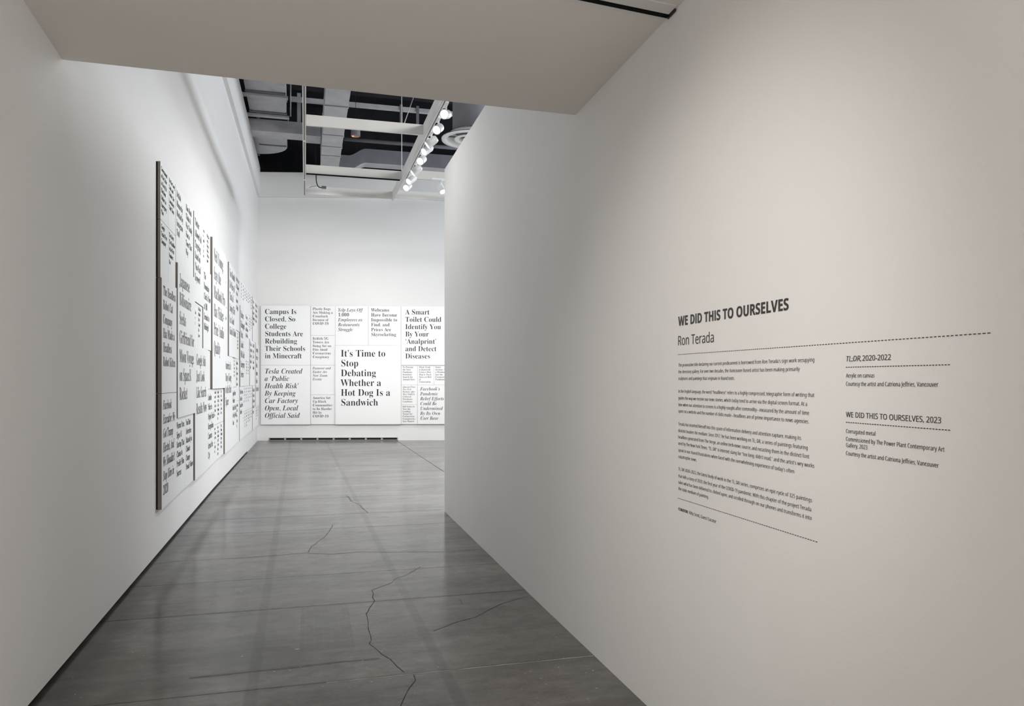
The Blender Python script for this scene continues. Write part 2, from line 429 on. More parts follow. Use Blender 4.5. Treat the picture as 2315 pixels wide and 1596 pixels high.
# ------------------------------------------------------------------ lettering
def mathy(s, base, dig):
    r = ''
    if base == 0x1D5D4: s = s.replace('I', 'l')      # plain capital I without slab serifs; trimmed to cap height later
    for c in s:
        if 'A' <= c <= 'Z': r += chr(base + ord(c) - 65)
        elif 'a' <= c <= 'z': r += chr(base + 26 + ord(c) - 97)
        elif c.isdigit(): r += chr(dig + ord(c) - 48)
        else: r += c
    return r
STY = {'serif': (0x1D400, 0x1D7CE), 'serif_it': (0x1D468, 0x1D7CE), 'sans': (0x1D5A0, 0x1D7E2),
       'sans_b': (0x1D5D4, 0x1D7EC)}
JOBS = []                        # lettering is queued and converted in one batch at the end
def text_job(done, body, style, size, res=2, offset=0.0, line=1.0, thick=0.0004, shear=0.0):
    cu = bpy.data.curves.new('lettering', 'FONT')
    cu.body = mathy(body, *STY[style]); cu.size = size; cu.resolution_u = res
    cu.offset = offset * size; cu.space_line = line; cu.extrude = thick; cu.shear = shear
    ob = bpy.data.objects.new('tmp', cu); COL.objects.link(ob)
    JOBS.append((ob, cu, done))
def run_jobs():
    bpy.context.view_layer.update()
    dg = bpy.context.evaluated_depsgraph_get()
    res = [(bpy.data.meshes.new_from_object(ob.evaluated_get(dg)), done) for ob, cu, done in JOBS]
    for ob, cu, done in JOBS:
        bpy.data.objects.remove(ob); bpy.data.curves.remove(cu)
    for me, done in res:
        me.materials.clear(); done(me)
    JOBS.clear()
# sizes: canvas formats in modules of 0.4 m; key -> (width in modules, height fraction of 2.95 m, thickness)
FMT = {'A': (1, 1/6, 0.026), 'B': (1.5, 1/4, 0.028), 'C': (2, 1/3, 0.036), 'D': (3, 1/2, 0.046), 'E': (4, 2/3, 0.054)}
H0, HT = 0.405, 2.95
def painting(origin, ang, mod, s, ztop, fmt, body, italic, label, group, thick=None, flip=0, off=-0.006):
    wm, hf, th = FMT[fmt]
    if thick: th = thick
    W = wm * mod; H = hf * HT
    root = empty('text_painting', origin(s, 0.0, ztop - H), ang, label, 'painting', group)
    g = 0.0015
    cv = MB().box(g, W - g, -th, -0.004, g, H - g).build('canvas', 'canvas', root, bevel=0.0015)
    cv.data.materials.append(M['raw'])
    for p in cv.data.polygons:
        if abs(p.normal.x) > 0.9 or abs(p.normal.z) > 0.9: p.material_index = 1
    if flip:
        MB().box(g + 0.002, W - g - 0.002, -0.005, 0.0075, g + 0.002, H - g - 0.002).build('gap_shade', 'black', root)  # black backing paints the shadow gap between canvas and wall
    if body:
        size = H * 0.1085
        def done(me):
            R = Matrix.Rotation(math.radians(90), 4, 'X')
            me.transform(Matrix.Translation((W * 0.083, -th - 0.0008, H - H * 0.142)) @ R @ Matrix.Diagonal((1.045, LSC, 1, 1)))
            mx = max((v.co.x for v in me.vertices), default=0)       # keep the text inside its canvas
            if mx > W * 0.955:
                k = (W * 0.955 - W * 0.083) / (mx - W * 0.083)
                for v in me.vertices: v.co.x = W * 0.083 + (v.co.x - W * 0.083) * k
            link('lettering', me, 'ink', root)
        text_job(done, body, 'serif_it' if italic else 'serif', size, res=3 if fmt in 'DE' else 1, offset=off)
    return root
LSC = 1.143                # stretches one-size line pitch to 0.124 of the canvas height

# far wall ---------------------------------------------------------
def far_o(s, d, z):
    p = FWL + FD * s + FN * 0.012; return (p.x, p.y, z)
FM = 0.4075; FS = 0.095
ZT = H0 + HT
def zr(n): return ZT - HT * n     # n in fractions from the top
G1 = 'canvases on the far wall'
farp = [
 (0, 0, 'D', "Campus Is\nClosed, So\nCollege\nStudents Are\nRebuilding\nTheir Schools\nin Minecraft", 0, 'large white canvas reading Campus Is Closed, top left of the far wall'),
 (0, .5, 'D', "Tesla Created\na ‘Public\nHealth Risk’\nBy Keeping\nCar Factory\nOpen, Local\nOfficial Said", 1, 'large white canvas in italics ending Car Factory Open, Local Official Said'),
 (3, 0, 'B', "Plastic Bags\nAre Making a\nComeback\nBecause of\nCOVID-19", 0, 'small white canvas reading Plastic Bags Are Making a Comeback'),
 (3, .25, 'B', "British 5G\nTowers Are\nBeing Set on\nFire Amid\nCoronavirus\nConspiracy", 0, 'small white canvas reading British 5G Towers Are Being Set on Fire'),
 (3, .5, 'B', "Passover and\nEaster Are\nNow Zoom\nEvents", 1, 'small white canvas in italics reading Passover and Easter Are Now'),
 (3, .75, 'B', "America Set\nUp Black\nCommunities\nto Be Harder\nHit by\nCOVID-19", 0, 'small white canvas reading America Set Up Black Communities to Be Harder Hit'),
 (4.5, 0, 'C', "Yelp Lays Off\n1,000\nEmployees as\nRestaurants\nStruggle", 1, 'white canvas in italics ending 1,000 Employees as Restaurants Struggle'),
 (6.5, 0, 'C', "Webcams\nHave Become\nImpossible to\nFind, and\nPrices Are\nSkyrocketing", 0, 'white canvas reading Webcams Have Become Impossible to Find'),
 (4.5, 1/3, 'E', "It’s Time to\nStop\nDebating\nWhether a\nHot Dog Is a\nSandwich", 0, 'biggest far-wall canvas, reading It’s Time to Stop Debating Whether a Hot Dog Is a Sandwich'),
 (8.5, 0, 'D', "A Smart\nToilet Could\nIdentify You\nBy Your\n‘Analprint’\nand Detect\nDiseases", 0, 'large proud white canvas reading A Smart Toilet Could Identify You'),
 (8.5, .5, 'A', "To Prevent\nthe Next\nPandemic,\nScientists\nSearch for\nAnimal Zero", 0, 'tiny white canvas reading To Prevent the Next Pandemic, below the toilet headline'),
 (9.5, .5, 'A', "Whole Foods\nIs Reportedly\nUsing a Heat\nMap to Track\nStores at Risk\nof\nUnionization", 1, 'tiny white canvas in italics about stores at risk of unionization'),
 (10.5, .5, 'A', "Sewer\nSystems Are\na Window\ninto the\nCoronavirus\nPandemic", 0, 'tiny white canvas reading Sewer Systems Are a Window'),
 (8.5, 2/3, 'A', "Amazon Fires\nTwo Tech\nWorkers After\nThey Publicly\nCriticized\nWarehouse\nConditions", 1, 'tiny white canvas in italics about fired workers and warehouse conditions'),
 (8.5, 5/6, 'A', "Bill Gates Is\nNow the\nLeading\nTarget for\nCoronavirus\nConspiracies,\nSays Report", 0, 'tiny white canvas at the far wall’s bottom row about coronavirus conspiracies'),
 (9.5, 2/3, 'C', "Facebook’s\nPandemic\nRelief Efforts\nCould Be\nUndermined\nBy Its Own\nUser Base", 1, 'white canvas in italics reading Pandemic Relief Efforts Could Be Undermined'),
]
for m_, n_, f_, b_, it, lab in farp:
    painting(far_o, FANG, FM, FS + m_ * FM, zr(n_), f_, b_, it, lab, G1)

# left wall --------------------------------------------------------
LM = 0.3885; LY0 = 6.985
def left_o(s, d, z):
    y = LY0 + s; return (lx(y) + 0.008, y, z)
G2 = 'canvases on the left wall'
T1 = "Something\nWent Wrong\nat the Show\nand Nobody\nKnows Yet"
leftp = [
 (0, 0, 'A', "Government\nof the State\nto Keep Its\nElections\nOnline, in\nEmergency\nPlan", 0, 'tiny white canvas at the near top corner of the left wall'),
 (1, 0, 'A', "Not for Long\nZuck and\nTwitter, the\nLawmakers\nTold Them", 0, 'tiny white canvas, second from near end in the left wall’s top row'),
 (0, 1/6, 'A', "Google\nTested Free\nCompany", 0, 'tiny white canvas at the near end, just above the Headless Robot Cat canvas'),
 (1, 1/6, 'A', "The Street\nThe Headline\nin the First\nNumbers\nOn", 0, 'tiny white canvas above the right half of the Headless Robot Cat canvas'),
 (0, 1/3, 'C', "The Headless\nRobot Cat\nCompany\nHas Made a\nHeadless\nRobot Kitten", 0, 'white canvas reading The Headless Robot Cat Company, at left wall’s near end'),
 (0, 2/3, 'C', "Facebook\nExecutive: We\nGot Trump\nElected, And\nWe Shouldn’t\nStop Him in\n2020", 1, 'white canvas in italics, lowest at the near end, ending Stop Him in 2020'),
 (2, 0, 'B', "British\nMonarchy\nMocked by\nInstagram\nTroll", 0, 'small white canvas starting British, third from near end in top row'),
 (3.5, 0, 'B', "Elon Musk\nThinks It\nWas Totally\nFine to\nTweet That\nWay", 0, 'small white canvas above the right half of the Japanese Billionaire canvas'),
 (2, 1/4, 'D', "Japanese\nBillionaire\nSeeks\nGirlfriend for\nMoon Voyage\non SpaceX\nRocket", 0, 'large proud white canvas reading Japanese Billionaire Seeks Girlfriend'),
 (2, 3/4, 'B', "Warner Bros.\nSigns AI\nStartup That\nClaims to\nPredict Film\nSuccess", 0, 'small white canvas below the Japanese Billionaire canvas, left of the pair'),
 (3.5, 3/4, 'B', "YouTube\nAdvertises\nBlatantly in\nClimate\nChange\nDenial Videos", 0, 'small white canvas below the Japanese Billionaire canvas, right of the pair'),
 (5, 0, 'C', "Twitter\nAllowed Ad\nTargeting\nBased on\n‘Neo-Nazi’\nKeyword", 0, 'white top-row canvas reading Allowed Ad Targeting Based on Keyword'),
 (5, 1/3, 'A', "Why\nWe Can\nNever\nTrust\na\nBot", 0, 'tiny white canvas below the Ad Targeting canvas, left of the pair'),
 (6, 1/3, 'A', "Wait, the\nWorld’s\nFirst\nTweet?\nOh\nDear", 1, 'tiny white canvas below the Ad Targeting canvas, right of the pair'),
 (5, 1/2, 'D', "Google Ads\nJust Look\nLike Search\nResults Now", 0, 'large white canvas ending Just Look Like Search Results Now'),
 (7, 0, 'A', "Fire in\nthe\nSouth\nIs a\nBig\nOne", 0, 'tiny white top-row canvas, left of two before the Audio Quality canvas'),
 (8, 0, 'A', "Why They\nAre So\nEager to\nHide in\nThe Past\nAgain", 1, 'tiny white top-row canvas touching the Audio Quality canvas'),
 (7, 1/6, 'C', "The\nDoomsday\nClock Is Now\nat 100\nSeconds to\nMidnight", 0, 'white canvas reading The Doomsday Clock Is Now at 100 Seconds'),
 (8, 1/2, 'A', "How\nto\nSee\nin\nthe\nDark", 0, 'tiny white canvas right of the Search Results canvas'),
 (8, 2/3, 'C', "London\nPolice to\nDeploy Facial\nRecognition\nCameras\nAcross the\nCity", 0, 'white bottom-row canvas reading London Police to Deploy Facial Recognition'),
 (9, 0, 'E', "Neil Young\nSays the\nMacBook Pro\nHas ‘Fisher-\nPrice’ Audio\nQuality", 0, 'biggest left-wall canvas, thick-edged, ending with Audio Quality'),
 (10, 2/3, 'A', "Tech and\nFaces of\nPeople\nWho Use\nIt Daily\nNow", 0, 'tiny white canvas under the Audio Quality canvas, upper row, left of three'),
 (11, 2/3, 'A', "Apple’s\nNext Big\nTrick Is\na Tiny\nDisplay\nIn Your\nCar", 0, 'tiny white canvas under the Audio Quality canvas, upper row, middle of three'),
 (12, 2/3, 'A', "The\nBest\nGame of\nthe\nYear Is\nHere", 1, 'tiny white canvas under the Audio Quality canvas, upper row, right of three'),
 (10, 5/6, 'A', "Some\nof These\nAds Are\nNot\nReally\nReal", 0, 'tiny white bottom-row canvas under the Audio Quality canvas, left of three'),
 (11, 5/6, 'A', "How\nTo Get\nBehind\nIt All:\nA New\nFilm\nSays", 1, 'tiny white bottom-row canvas under the Audio Quality canvas, middle of three'),
 (12, 5/6, 'A', "This\nPhone\nFolds in\nThree\nOdd\nWays", 0, 'tiny white bottom-row canvas under the Audio Quality canvas, right of three'),
 (13, 0, 'B', "The\nNext\nBoeing\nPlan Is\nNot\nGoing\nWell", 0, 'small white top-row canvas just beyond the Audio Quality canvas'),
 (13, 1/4, 'B', "How\nYouTube\nMade\nMoney\nOff\nHate", 0, 'small white canvas in second row just beyond the Audio Quality canvas'),
 (13, 1/2, 'D', "America Is\nBusy Going\nto the Dark\nSpace", 0, 'large white canvas filling the bottom rows beyond the Audio Quality canvas'),
 (14.5, 0, 'D', "You Should\nBe Wary of\nThat Ad\nSaying This\nIs a Good\nKind of Robot", 0, 'large thick-edged top-row canvas, next large one beyond Audio Quality'),
 (16, 1/2, 'A', "They\nWill\nSend\nYou a\nNew\nOne", 0, 'tiny white canvas, left of a pair, below that second large top-row canvas'),
 (17, 1/2, 'A', "All\nYou\nNeed\nto Be\nSafe", 0, 'tiny white canvas, right of a pair, below that second large top-row canvas'),
 (16, 2/3, 'C', "Apple Store\nWorkers\nMust Be Paid\nFor Bag Check\nTime", 0, 'white bottom-row canvas, fourth column group from the far corner'),
 (17.5, 0, 'C', "Why We Are\nAll Talking\nto Our\nHouses\nAt Night", 0, 'white top-row canvas left of the row of six tiny ones'),
 (17.5, 1/3, 'A', "Get\nUsed\nto It\nNow", 0, 'tiny white canvas in a pair beneath that top-row canvas, nearer one'),
 (18.5, 1/3, 'A', "Ten\nOdd\nIdeas\nfrom\nHome", 1, 'tiny white canvas in a pair beneath that top-row canvas, further one'),
 (18, 1/2, 'B', "Robots\nNow\nDeliver\nYour\nLunch", 0, 'small white canvas left of the thick-edged canvas in the middle rows'),
 (18, 3/4, 'B', "Science\nHas A\nNew\nWay to\nFly", 0, 'small white bottom-row canvas left of three medium bottom ones'),
 (19.5, 1/6, 'D', "Hackers\nKidnapped\nDucks\nLocked\nWith Code\nEmergency\nServices", 0, 'large thick-edged canvas in the middle rows under the six tiny ones'),
 (19.5, 2/3, 'C', "Uber’s Own\nRules for\nRoads Were\nShelved", 0, 'white bottom-row canvas below the large thick-edged middle canvas'),
 (21.5, 2/3, 'A', "This\nIs the\nYear\nof\nScoot", 0, 'tiny canvas left of the block of six near the corner, upper of two'),
 (21.5, 5/6, 'A', "Too\nMany\nApps\nto\nUse", 1, 'tiny canvas left of the block of six near the corner, lower of two'),
 (22.5, 1/6, 'C', "The Long\nRoad to a\nSmall Phone\nThat Works", 0, 'white canvas right of the large thick-edged middle canvas'),
 (29.5, 0, 'C', "Don’t Trust\nThe Moon\nPhotos You\nSee Here", 0, 'white top-row canvas above the thick-edged one closest to the corner'),
 (29.5, 1/3, 'D', "Germany’s\nNew Law\nWould\nRemove\nOnline\nHate Speech", 0, 'large thick-edged canvas closest to the far corner'),
]
six = ["You\nCan\nBuy\nIt\nAll", "Is It\nToo\nLate\nfor\nUs", "New\nRules\nfor\nOld\nToys", "Who\nReads\nall of\nThis", "Ask\nYour\nPhone\nNow", "Cars\nThat\nTalk\nBack"]
ords = ['first', 'second', 'third', 'fourth', 'fifth', 'sixth']
for i in range(6):
    leftp.append((19.5 + i, 0, 'A', six[i], i % 2, 'tiny top-row canvas, %s from the near end of the row of six' % ords[i]))
pos = ['nearest', 'middle', 'furthest']
for i in range(3):
    leftp.append((22.5 + i, 1/2, 'A', six[(i + 2) % 6], i % 2, 'tiny canvas in the band of three below mid height, %s one' % pos[i]))
leftp += [(24.5, 1/6, 'A', "See\nWhat\nThey\nMade", 0, 'tiny canvas in the second row, past the medium canvas'),
          (24.5, 1/3, 'A', "It Is\nAll a\nBig\nGame", 1, 'tiny canvas in the third row, past the medium canvas')]
k = 0
for j in range(2):
    for i in range(3):
        leftp.append((22.5 + i * 1.0, 2/3 + j / 6, 'A', six[(i + j) % 6], (i + j) % 2,
                      'tiny %s-row canvas in the block of six near the far corner, %s one' % (['upper', 'bottom'][j], pos[i])))
tail = ["Five\nSmall\nApps", "Snow\nOn Top\nof the\nOld\nDish", "Read\nIf You\nLike\nCats", "Power\nIs Out\nAgain", "One\nMore\nFor\nYou", "See\nThe\nEnd\nof It"]
rowname = ['top row', 'second row', 'third row', 'fourth row', 'fifth row', 'bottom row']
for i in range(2):
    for j in (0, 1, 4, 5):
        leftp.append((25.5 + i, j / 6, 'A', tail[(i + j) % 6], (i * j) % 2, 'tiny %s canvas of the eighth column pair, %s one' % (rowname[j], ['nearer', 'further'][i])))
leftp += [(25.5, 1/3, 'C', "The Last\nPaper Map\nIs Being\nPrinted\nNow", 0, 'medium canvas at mid height in the eighth column pair'),
          (27.5, 0, 'C', "A New\nWave of\nSpam Is\nHeading to\nPhones", 0, 'medium top-row canvas before the last column group'),
          (27.5, 1/3, 'C', "Who Will\nPay for\nAll the\nBroken\nWindows", 1, 'medium mid-height canvas left of the last thick-edged one'),
          (27.5, 2/3, 'C', "Cities Ask\nfor More\nBike Lanes\nand Less\nNoise", 0, 'medium bottom-row canvas left of the last thick-edged one')]
for j in (0, 1):
    leftp.append((31.5, j / 6, 'A', tail[3 + j], 0, 'tiny %s canvas right in the far corner' % rowname[j]))
for i in range(3):
    leftp.append((29.5 + i, 5/6, 'A', tail[i], i % 2, 'tiny bottom-row canvas under the last thick-edged one, %s one' % pos[i]))
# the last stretch is laid out on a tidy raster so nothing overlaps
clean = []
occ = []
for it_ in sorted(leftp, key=lambda q: (-FMT[q[2]][0], q[0])):
    s0, n0_, f_ = it_[0], it_[1], it_[2]; wm, hf, _ = FMT[f_]
    if s0 + wm > 32.6: s0 = 32.6 - wm; it_ = (s0,) + it_[1:]
    hit = any(s0 + wm > a + 0.01 and s0 < b - 0.01 and n0_ + hf > c + 0.01 and n0_ < d - 0.01 for a, b, c, d in occ)
    if hit: print('SKIP', it_[0], round(n0_, 2), f_, it_[5]); continue
    occ.append((s0, s0 + wm, n0_, n0_ + hf)); clean.append(it_)
print('LEFT', len(clean), 'skipped', len(leftp) - len(clean))
for s0, n_, f_, b_, it, lab in clean:
    yc_ = LY0 + (s0 + FMT[f_][0] / 2) * LM
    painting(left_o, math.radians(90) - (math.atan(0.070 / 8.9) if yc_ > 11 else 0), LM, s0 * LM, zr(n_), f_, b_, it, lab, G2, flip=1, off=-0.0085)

# right wall vinyl text --------------------------------------------
XR = 1.5195
def wall_line(parent, body, style, u0, v0, u1, cap, name='text_line', offset=-0.006, res=2, m='vinyl', uz=None, shear=0.0):
    """one line of vinyl: left end and right end from the photograph, cap height in metres"""
    a = at_x(u0, v0, XR); b = at_x(u1, v0, XR)
    width = abs(b.y - a.y)
    if uz: a.z = at_x(uz, v0, XR).z      # a second run on the same baseline
    def done(me):
        xs = [v.co.x for v in me.vertices]; x0, x1 = min(xs), max(xs)
        k = width / (x1 - x0)
        if style == 'sans_b':
            for v in me.vertices: v.co.y = min(v.co.y, cap * 1.022)
        # reading direction runs towards the camera (-Y)
        me.transform(Matrix(((0, 0, -1, XR - 0.0005), (-k, 0, 0, a.y + k * x0), (0, 1, 0, a.z), (0, 0, 0, 1))))
        link(name, me, m, parent)
    text_job(done, body, style, cap / 0.714, res=res, offset=offset, thick=0.0003, shear=shear)
def dashes(parent, u0, v0, u1, n, th=0.0022):
    a = at_x(u0, v0, XR); b = at_x(u1, v0, XR); mb = MB(); L_ = a.y - b.y
    for i in range(n):
        y0 = a.y - L_ * i / n; y1 = y0 - L_ / n * 0.58
        mb.box(XR - 0.0009, XR - 0.0002, y1, y0, a.z - th / 2, a.z + th / 2)
    return mb.build('dashed_rule', 'vinyl', parent)
wt = empty('wall_text', (0, 0, 0), 0, 'block of dark vinyl lettering with bold title and four paragraphs on the right wall', 'lettering')
wall_line(wt, 'WE DID THIS TO OURSELVES', 'sans_b', 1533.5, 736.8, 1783, 0.0385, 'title', 0.010, 3)
wall_line(wt, 'Ron Terada', 'sans', 1533.5, 781, 1613.7, 0.0395, 'artist_name', 0.0, 3)
dashes(wt, 1533, 801.6, 2243.8, 118)
PC = 0.0132
P = [
 [(828.9, 1841, 'The provocative title declaring our current predicament is borrowed from Ron Terada’s sign work occupying'),
  (843.9, 1808, 'the clerestory gallery. For over two decades, the Vancouver-based artist has been making primarily'),
  (859.0, 1660.7, 'sculptures and paintings that originate in found texts.')],
 [(887.7, 1841, 'In the English language, the word “headlinese” refers to a highly compressed, telegraphic form of writing that'),
  (903, 1824.7, 'guides the way we receive our news stories, which today tend to arrive via the digital-screen format. At a'),
  (918, 1829, 'time when our attention to screens is a highly sought-after commodity—measured by the amount of time'),
  (932.4, 1829, 'spent on a website and the number of clicks made—headlines are of prime importance to news agencies.')],
 [(961.5, 1811, 'Terada has inserted himself into this space of information delivery and attention capture, making its'),
  (976.4, 1825.9, 'diaristic headers his medium. Since 2017, he has been working on TL; DR, a series of paintings featuring'),
  (990.9, 1829.7, 'headlines generated from The Verge, an online tech-news source, and recasting them in the distinct font'),
  (1005.2, 1840.8, 'used by The New York Times. “TL; DR” is internet slang for “too long; didn’t read,” and the artist’s wry works'),
  (1020.5, 1795.4, 'speak to our shared frustrations when faced with the overwhelming experience of today’s often'),
  (1035, 1575, 'catastrophic news.')],
 [(1063, 1835.9, 'TL; DR 2020–2022, the latest body of work in the TL; DR series, comprises an epic cycle of 325 paintings'),
  (1078.7, 1834, 'that tells a story of 2020, the first year of the COVID-19 pandemic. With this chapter of the project Terada'),
  (1093, 1835, 'takes what has been delivered to, clicked upon, and scrolled through on our phones and transforms it into'),
  (1107.4, 1601.8, 'the static medium of painting.')]]
for para in P:
    pe = empty('paragraph', (0, 0, 0)); pe.parent = wt
    for v0, u1, body in para: wall_line(pe, body, 'sans', 1533.8, v0, u1, PC, 'text_line', -0.012, 1)
dashes(wt, 1533, 1126, 1850.4, 70)
ce = empty('credit', (0, 0, 0)); ce.parent = wt
wall_line(ce, 'CURATOR:', 'sans_b', 1533.8, 1153.2, 1556, 0.0118, 'text_line', 0.0, 1)
wall_line(ce, 'Kitty Scott, Guest Curator', 'sans', 1558.5, 1153.2, 1619.3, 0.0132, 'text_line', -0.010, 1, uz=1533.8)
l1 = empty('work_label', (0, 0, 0), 0, 'upper vinyl work label reading 2020-2022, Acrylic on canvas', 'label')
wall_line(l1, 'TL;DR,', 'sans', 1913.5, 817.1, 1947, 0.0152, 'heading', 0.0, 2, shear=0.2)
wall_line(l1, '2020-2022', 'sans', 1950, 817.1, 2014.3, 0.0152, 'heading', 0.0, 2, uz=1913.5)
dashes(l1, 1912.9, 830.2, 2150.5, 39)
wall_line(l1, 'Acrylic on canvas', 'sans', 1913, 853.8, 1976.7, 0.0122, 'text_line', -0.010, 1)
wall_line(l1, 'Courtesy the artist and Catriona Jeffries, Vancouver', 'sans', 1913, 872.4, 2121.4, 0.0122, 'text_line', -0.010, 1)
l2 = empty('work_label', (0, 0, 0), 0, 'lower vinyl work label reading Corrugated metal, beneath the first label', 'label')
wall_line(l2, 'WE DID THIS TO OURSELVES, 2023', 'sans', 1913, 942.6, 2127.9, 0.0152, 'heading', 0.0, 2)
dashes(l2, 1912.9, 954.5, 2151, 39)
wall_line(l2, 'Corrugated metal', 'sans', 1913, 978.8, 1979, 0.0122, 'text_line', -0.010, 1)
wall_line(l2, 'Commissioned by The Power Plant Contemporary Art', 'sans', 1913, 996.7, 2135.5, 0.0122, 'text_line', -0.010, 1)
wall_line(l2, 'Gallery, 2023', 'sans', 1913, 1010.5, 1961, 0.0122, 'text_line', -0.010, 1)
wall_line(l2, 'Courtesy the artist and Catriona Jeffries, Vancouver', 'sans', 1913, 1028.8, 2122.4, 0.0122, 'text_line', -0.010, 1)

# ------------------------------------------------------------------ floor-level vent on the far wall
vx = fpt(0.285)
ve = empty('floor_vent', (vx[0], vx[1], 0), FANG, 'long low metal air vent with eight black slots at the far wall’s foot', 'vent')
VL = 3.19
fr = MB()
fr.box(0, VL, -0.035, 0.0, 0.008, 0.022).box(0, VL, -0.02, 0.0, 0.066, 0.078)
for i in range(9):
    x = VL * i / 8; fr.box(max(0, x - 0.022), min(VL, x + 0.022), -0.022, 0.0, 0.02, 0.068)
fr.build('frame', 'vent', ve)
for i in range(8):
    MB().box(VL * i / 8 + 0.022, VL * (i + 1) / 8 - 0.022, -0.008, -0.001, 0.022, 0.066).build('slot', 'black', ve)

# ------------------------------------------------------------------ lighting grid
BZ = 4.80; BH = 0.14
gr = empty('lighting_grid', (0, 10, BZ), 0, 'white suspended ceiling frame of beams and rails above the gallery', 'light rig')
def gbox(name, x0, x1, y0, y1, z0, z1, m='enamel', par=gr, bevel=0.0):
    return MB().box(x0, x1, y0 - 10, y1 - 10, z0 - BZ, z1 - BZ).build(name, m, par, bevel=bevel)
rl = gbox('rail', -0.034, 0.010, 5.0, 14.05, BZ - 0.01, BZ + 0.10)
gbox('track_slot', -0.018, -0.006, 5.0, 14.0, BZ - 0.0125, BZ - 0.008, 'vinyl', rl)
rr = gbox('rail', 1.53, 1.565, 5.0, 14.05, BZ, BZ + BH)
tr = gbox('track', 1.567, 1.605, 5.0, 12.45, BZ - 0.02, BZ + 0.02, 'lamp', gr)
gbox('track_slot', 1.578, 1.588, 5.0, 12.45, BZ - 0.023, BZ - 0.019, 'vinyl', tr)
for y, x1 in ((10.19, 1.53), (12.55, 1.53), (13.92, 1.53), (7.6, 1.53)):
    gbox('crossbeam', 0.012, x1, y, y + 0.03, BZ, BZ + BH)
for y in (12.42, 13.82, 7.6):
    gbox('crossbeam', 1.606, 3.4, y, y + 0.03, BZ, BZ + BH)
gbox('cable_strip', 0.012, 1.5, 12.53, 12.548, BZ - 0.022, BZ - 0.002, 'black')
t2 = gbox('track', 2.0, 3.4, 12.36, 12.40, BZ - 0.01, BZ + 0.02, 'lamp')
for x, y in ((1.54, 12.62), (1.54, 7.7), (-0.012, 12.0), (-0.012, 8.2)):
    mb = MB().bar((x, y - 10, 0.05), (x, y - 10, 3.7), 0.006, 6); mb.build('hanger_rod', 'enamel', gr)
a = Vector((1.28, 10.21, 4.94)); b = at_z(934, 222, 6.5); d = (b - a); b2 = a + d * 2.1
MB().bar(a - Vector((0, 10, BZ)), b2 - Vector((0, 10, BZ)), 0.006, 6).build('hanger_wire', 'enamel', gr)
for i in range(4):
    y = 6.6 + i * 2.1
    gbox('track_joint', -0.030, 0.006, y, y + 0.05, BZ - 0.016, BZ - 0.009, 'lamp', rl)

# spot heads
def head(loc, aim, label, mirror=False, on=True):
    r = empty('track_spotlight', loc, 0, label, 'spotlight', 'lit white spotlights on the gallery track')
    MB().box(-0.018, 0.018, -0.09, 0.09, 0.0, 0.035).build('adaptor', 'lamp', r, bevel=0.003)
    MB().bar((0, 0, 0.0), (0, 0, -0.05), 0.012, 10).build('stem', 'lamp', r)
    d = Vector(aim).normalized()
    hd = MB().lathe([(0.0, -0.075), (0.040, -0.085), (0.052, -0.06), (0.054, 0.05), (0.058, 0.075), (0.046, 0.075), (0.044, 0.06), (0.0, 0.058)], 20)
    h = hd.build('housing', 'lamp', r, smooth=False)
    h.location = (0, 0, -0.10); h.rotation_euler = d.to_track_quat('Z', 'Y').to_euler()
    ln = MB().lathe([(0.0, 0.066), (0.043, 0.066), (0.043, 0.062), (0.0, 0.062)], 20).build('lens', 'lens', h)
    MB().lathe([(0.0485, 0.0), (0.052, 0.0), (0.052, 0.012), (0.0485, 0.012)], 20).build('ring', 'enamel', h)
    return r
names = ['hidden nearest', 'second', 'third', 'starlike glaring', 'fifth', 'sixth', 'seventh', 'eighth', 'ninth', 'tenth', 'last']
for i, y in enumerate(HEADS_Y):
    aim = (-0.7, -0.4, -0.6)
    if i == 3: aim = (-0.45, -0.85, -0.32)
    elif i % 3 == 1: aim = (-0.45, -0.7, -0.5)
    elif i % 3 == 2: aim = (-0.75, 0.1, -0.6)
    lab = 'white track spotlight on the long rail, %s' % (
        'nearest the entrance soffit' if i == 0 else 'the glaring one at the soffit edge' if i == 3 else
        'furthest, beside the cross beam' if i == 10 else ('second furthest from the entrance' if i == 9 else '%s counted from the entrance' % names[i]))
    head((1.605, y, BZ - 0.0585), aim, lab)
head((2.16, 12.38, BZ - 0.046), (0.25, -0.5, -0.8), 'white track spotlight on the cross beam beside the partition top')
# cable with connector box on the last beam
cb = empty('power_cable', (0, 0, 0), 0, 'black cable drooping to a small grey connector on the last beam', 'cable')
pts = [at_y(712, 330, 13.6), at_y(714.5, 372, 13.6), at_y(714.6, 398, 13.6), at_y(715, 408, 13.6), at_y(716.5, 416, 13.6), at_y(719, 421, 13.6), at_y(723, 424, 13.6), at_y(729, 424, 13.6)]
tube_pts(MB(), pts, 0.008).build('cord', 'black', cb)
tube_pts(MB(), [at_y(699, 424, 13.6), at_y(705, 421.5, 13.6), at_y(717, 420.5, 13.6)], 0.003).build('thin_lead', 'black', cb)
p = at_y(732, 424, 13.6)
MB().box(p.x - 0.035, p.x + 0.04, 13.57, 13.63, p.z - 0.018, p.z + 0.020).build('connector', 'duct_dark', cb)

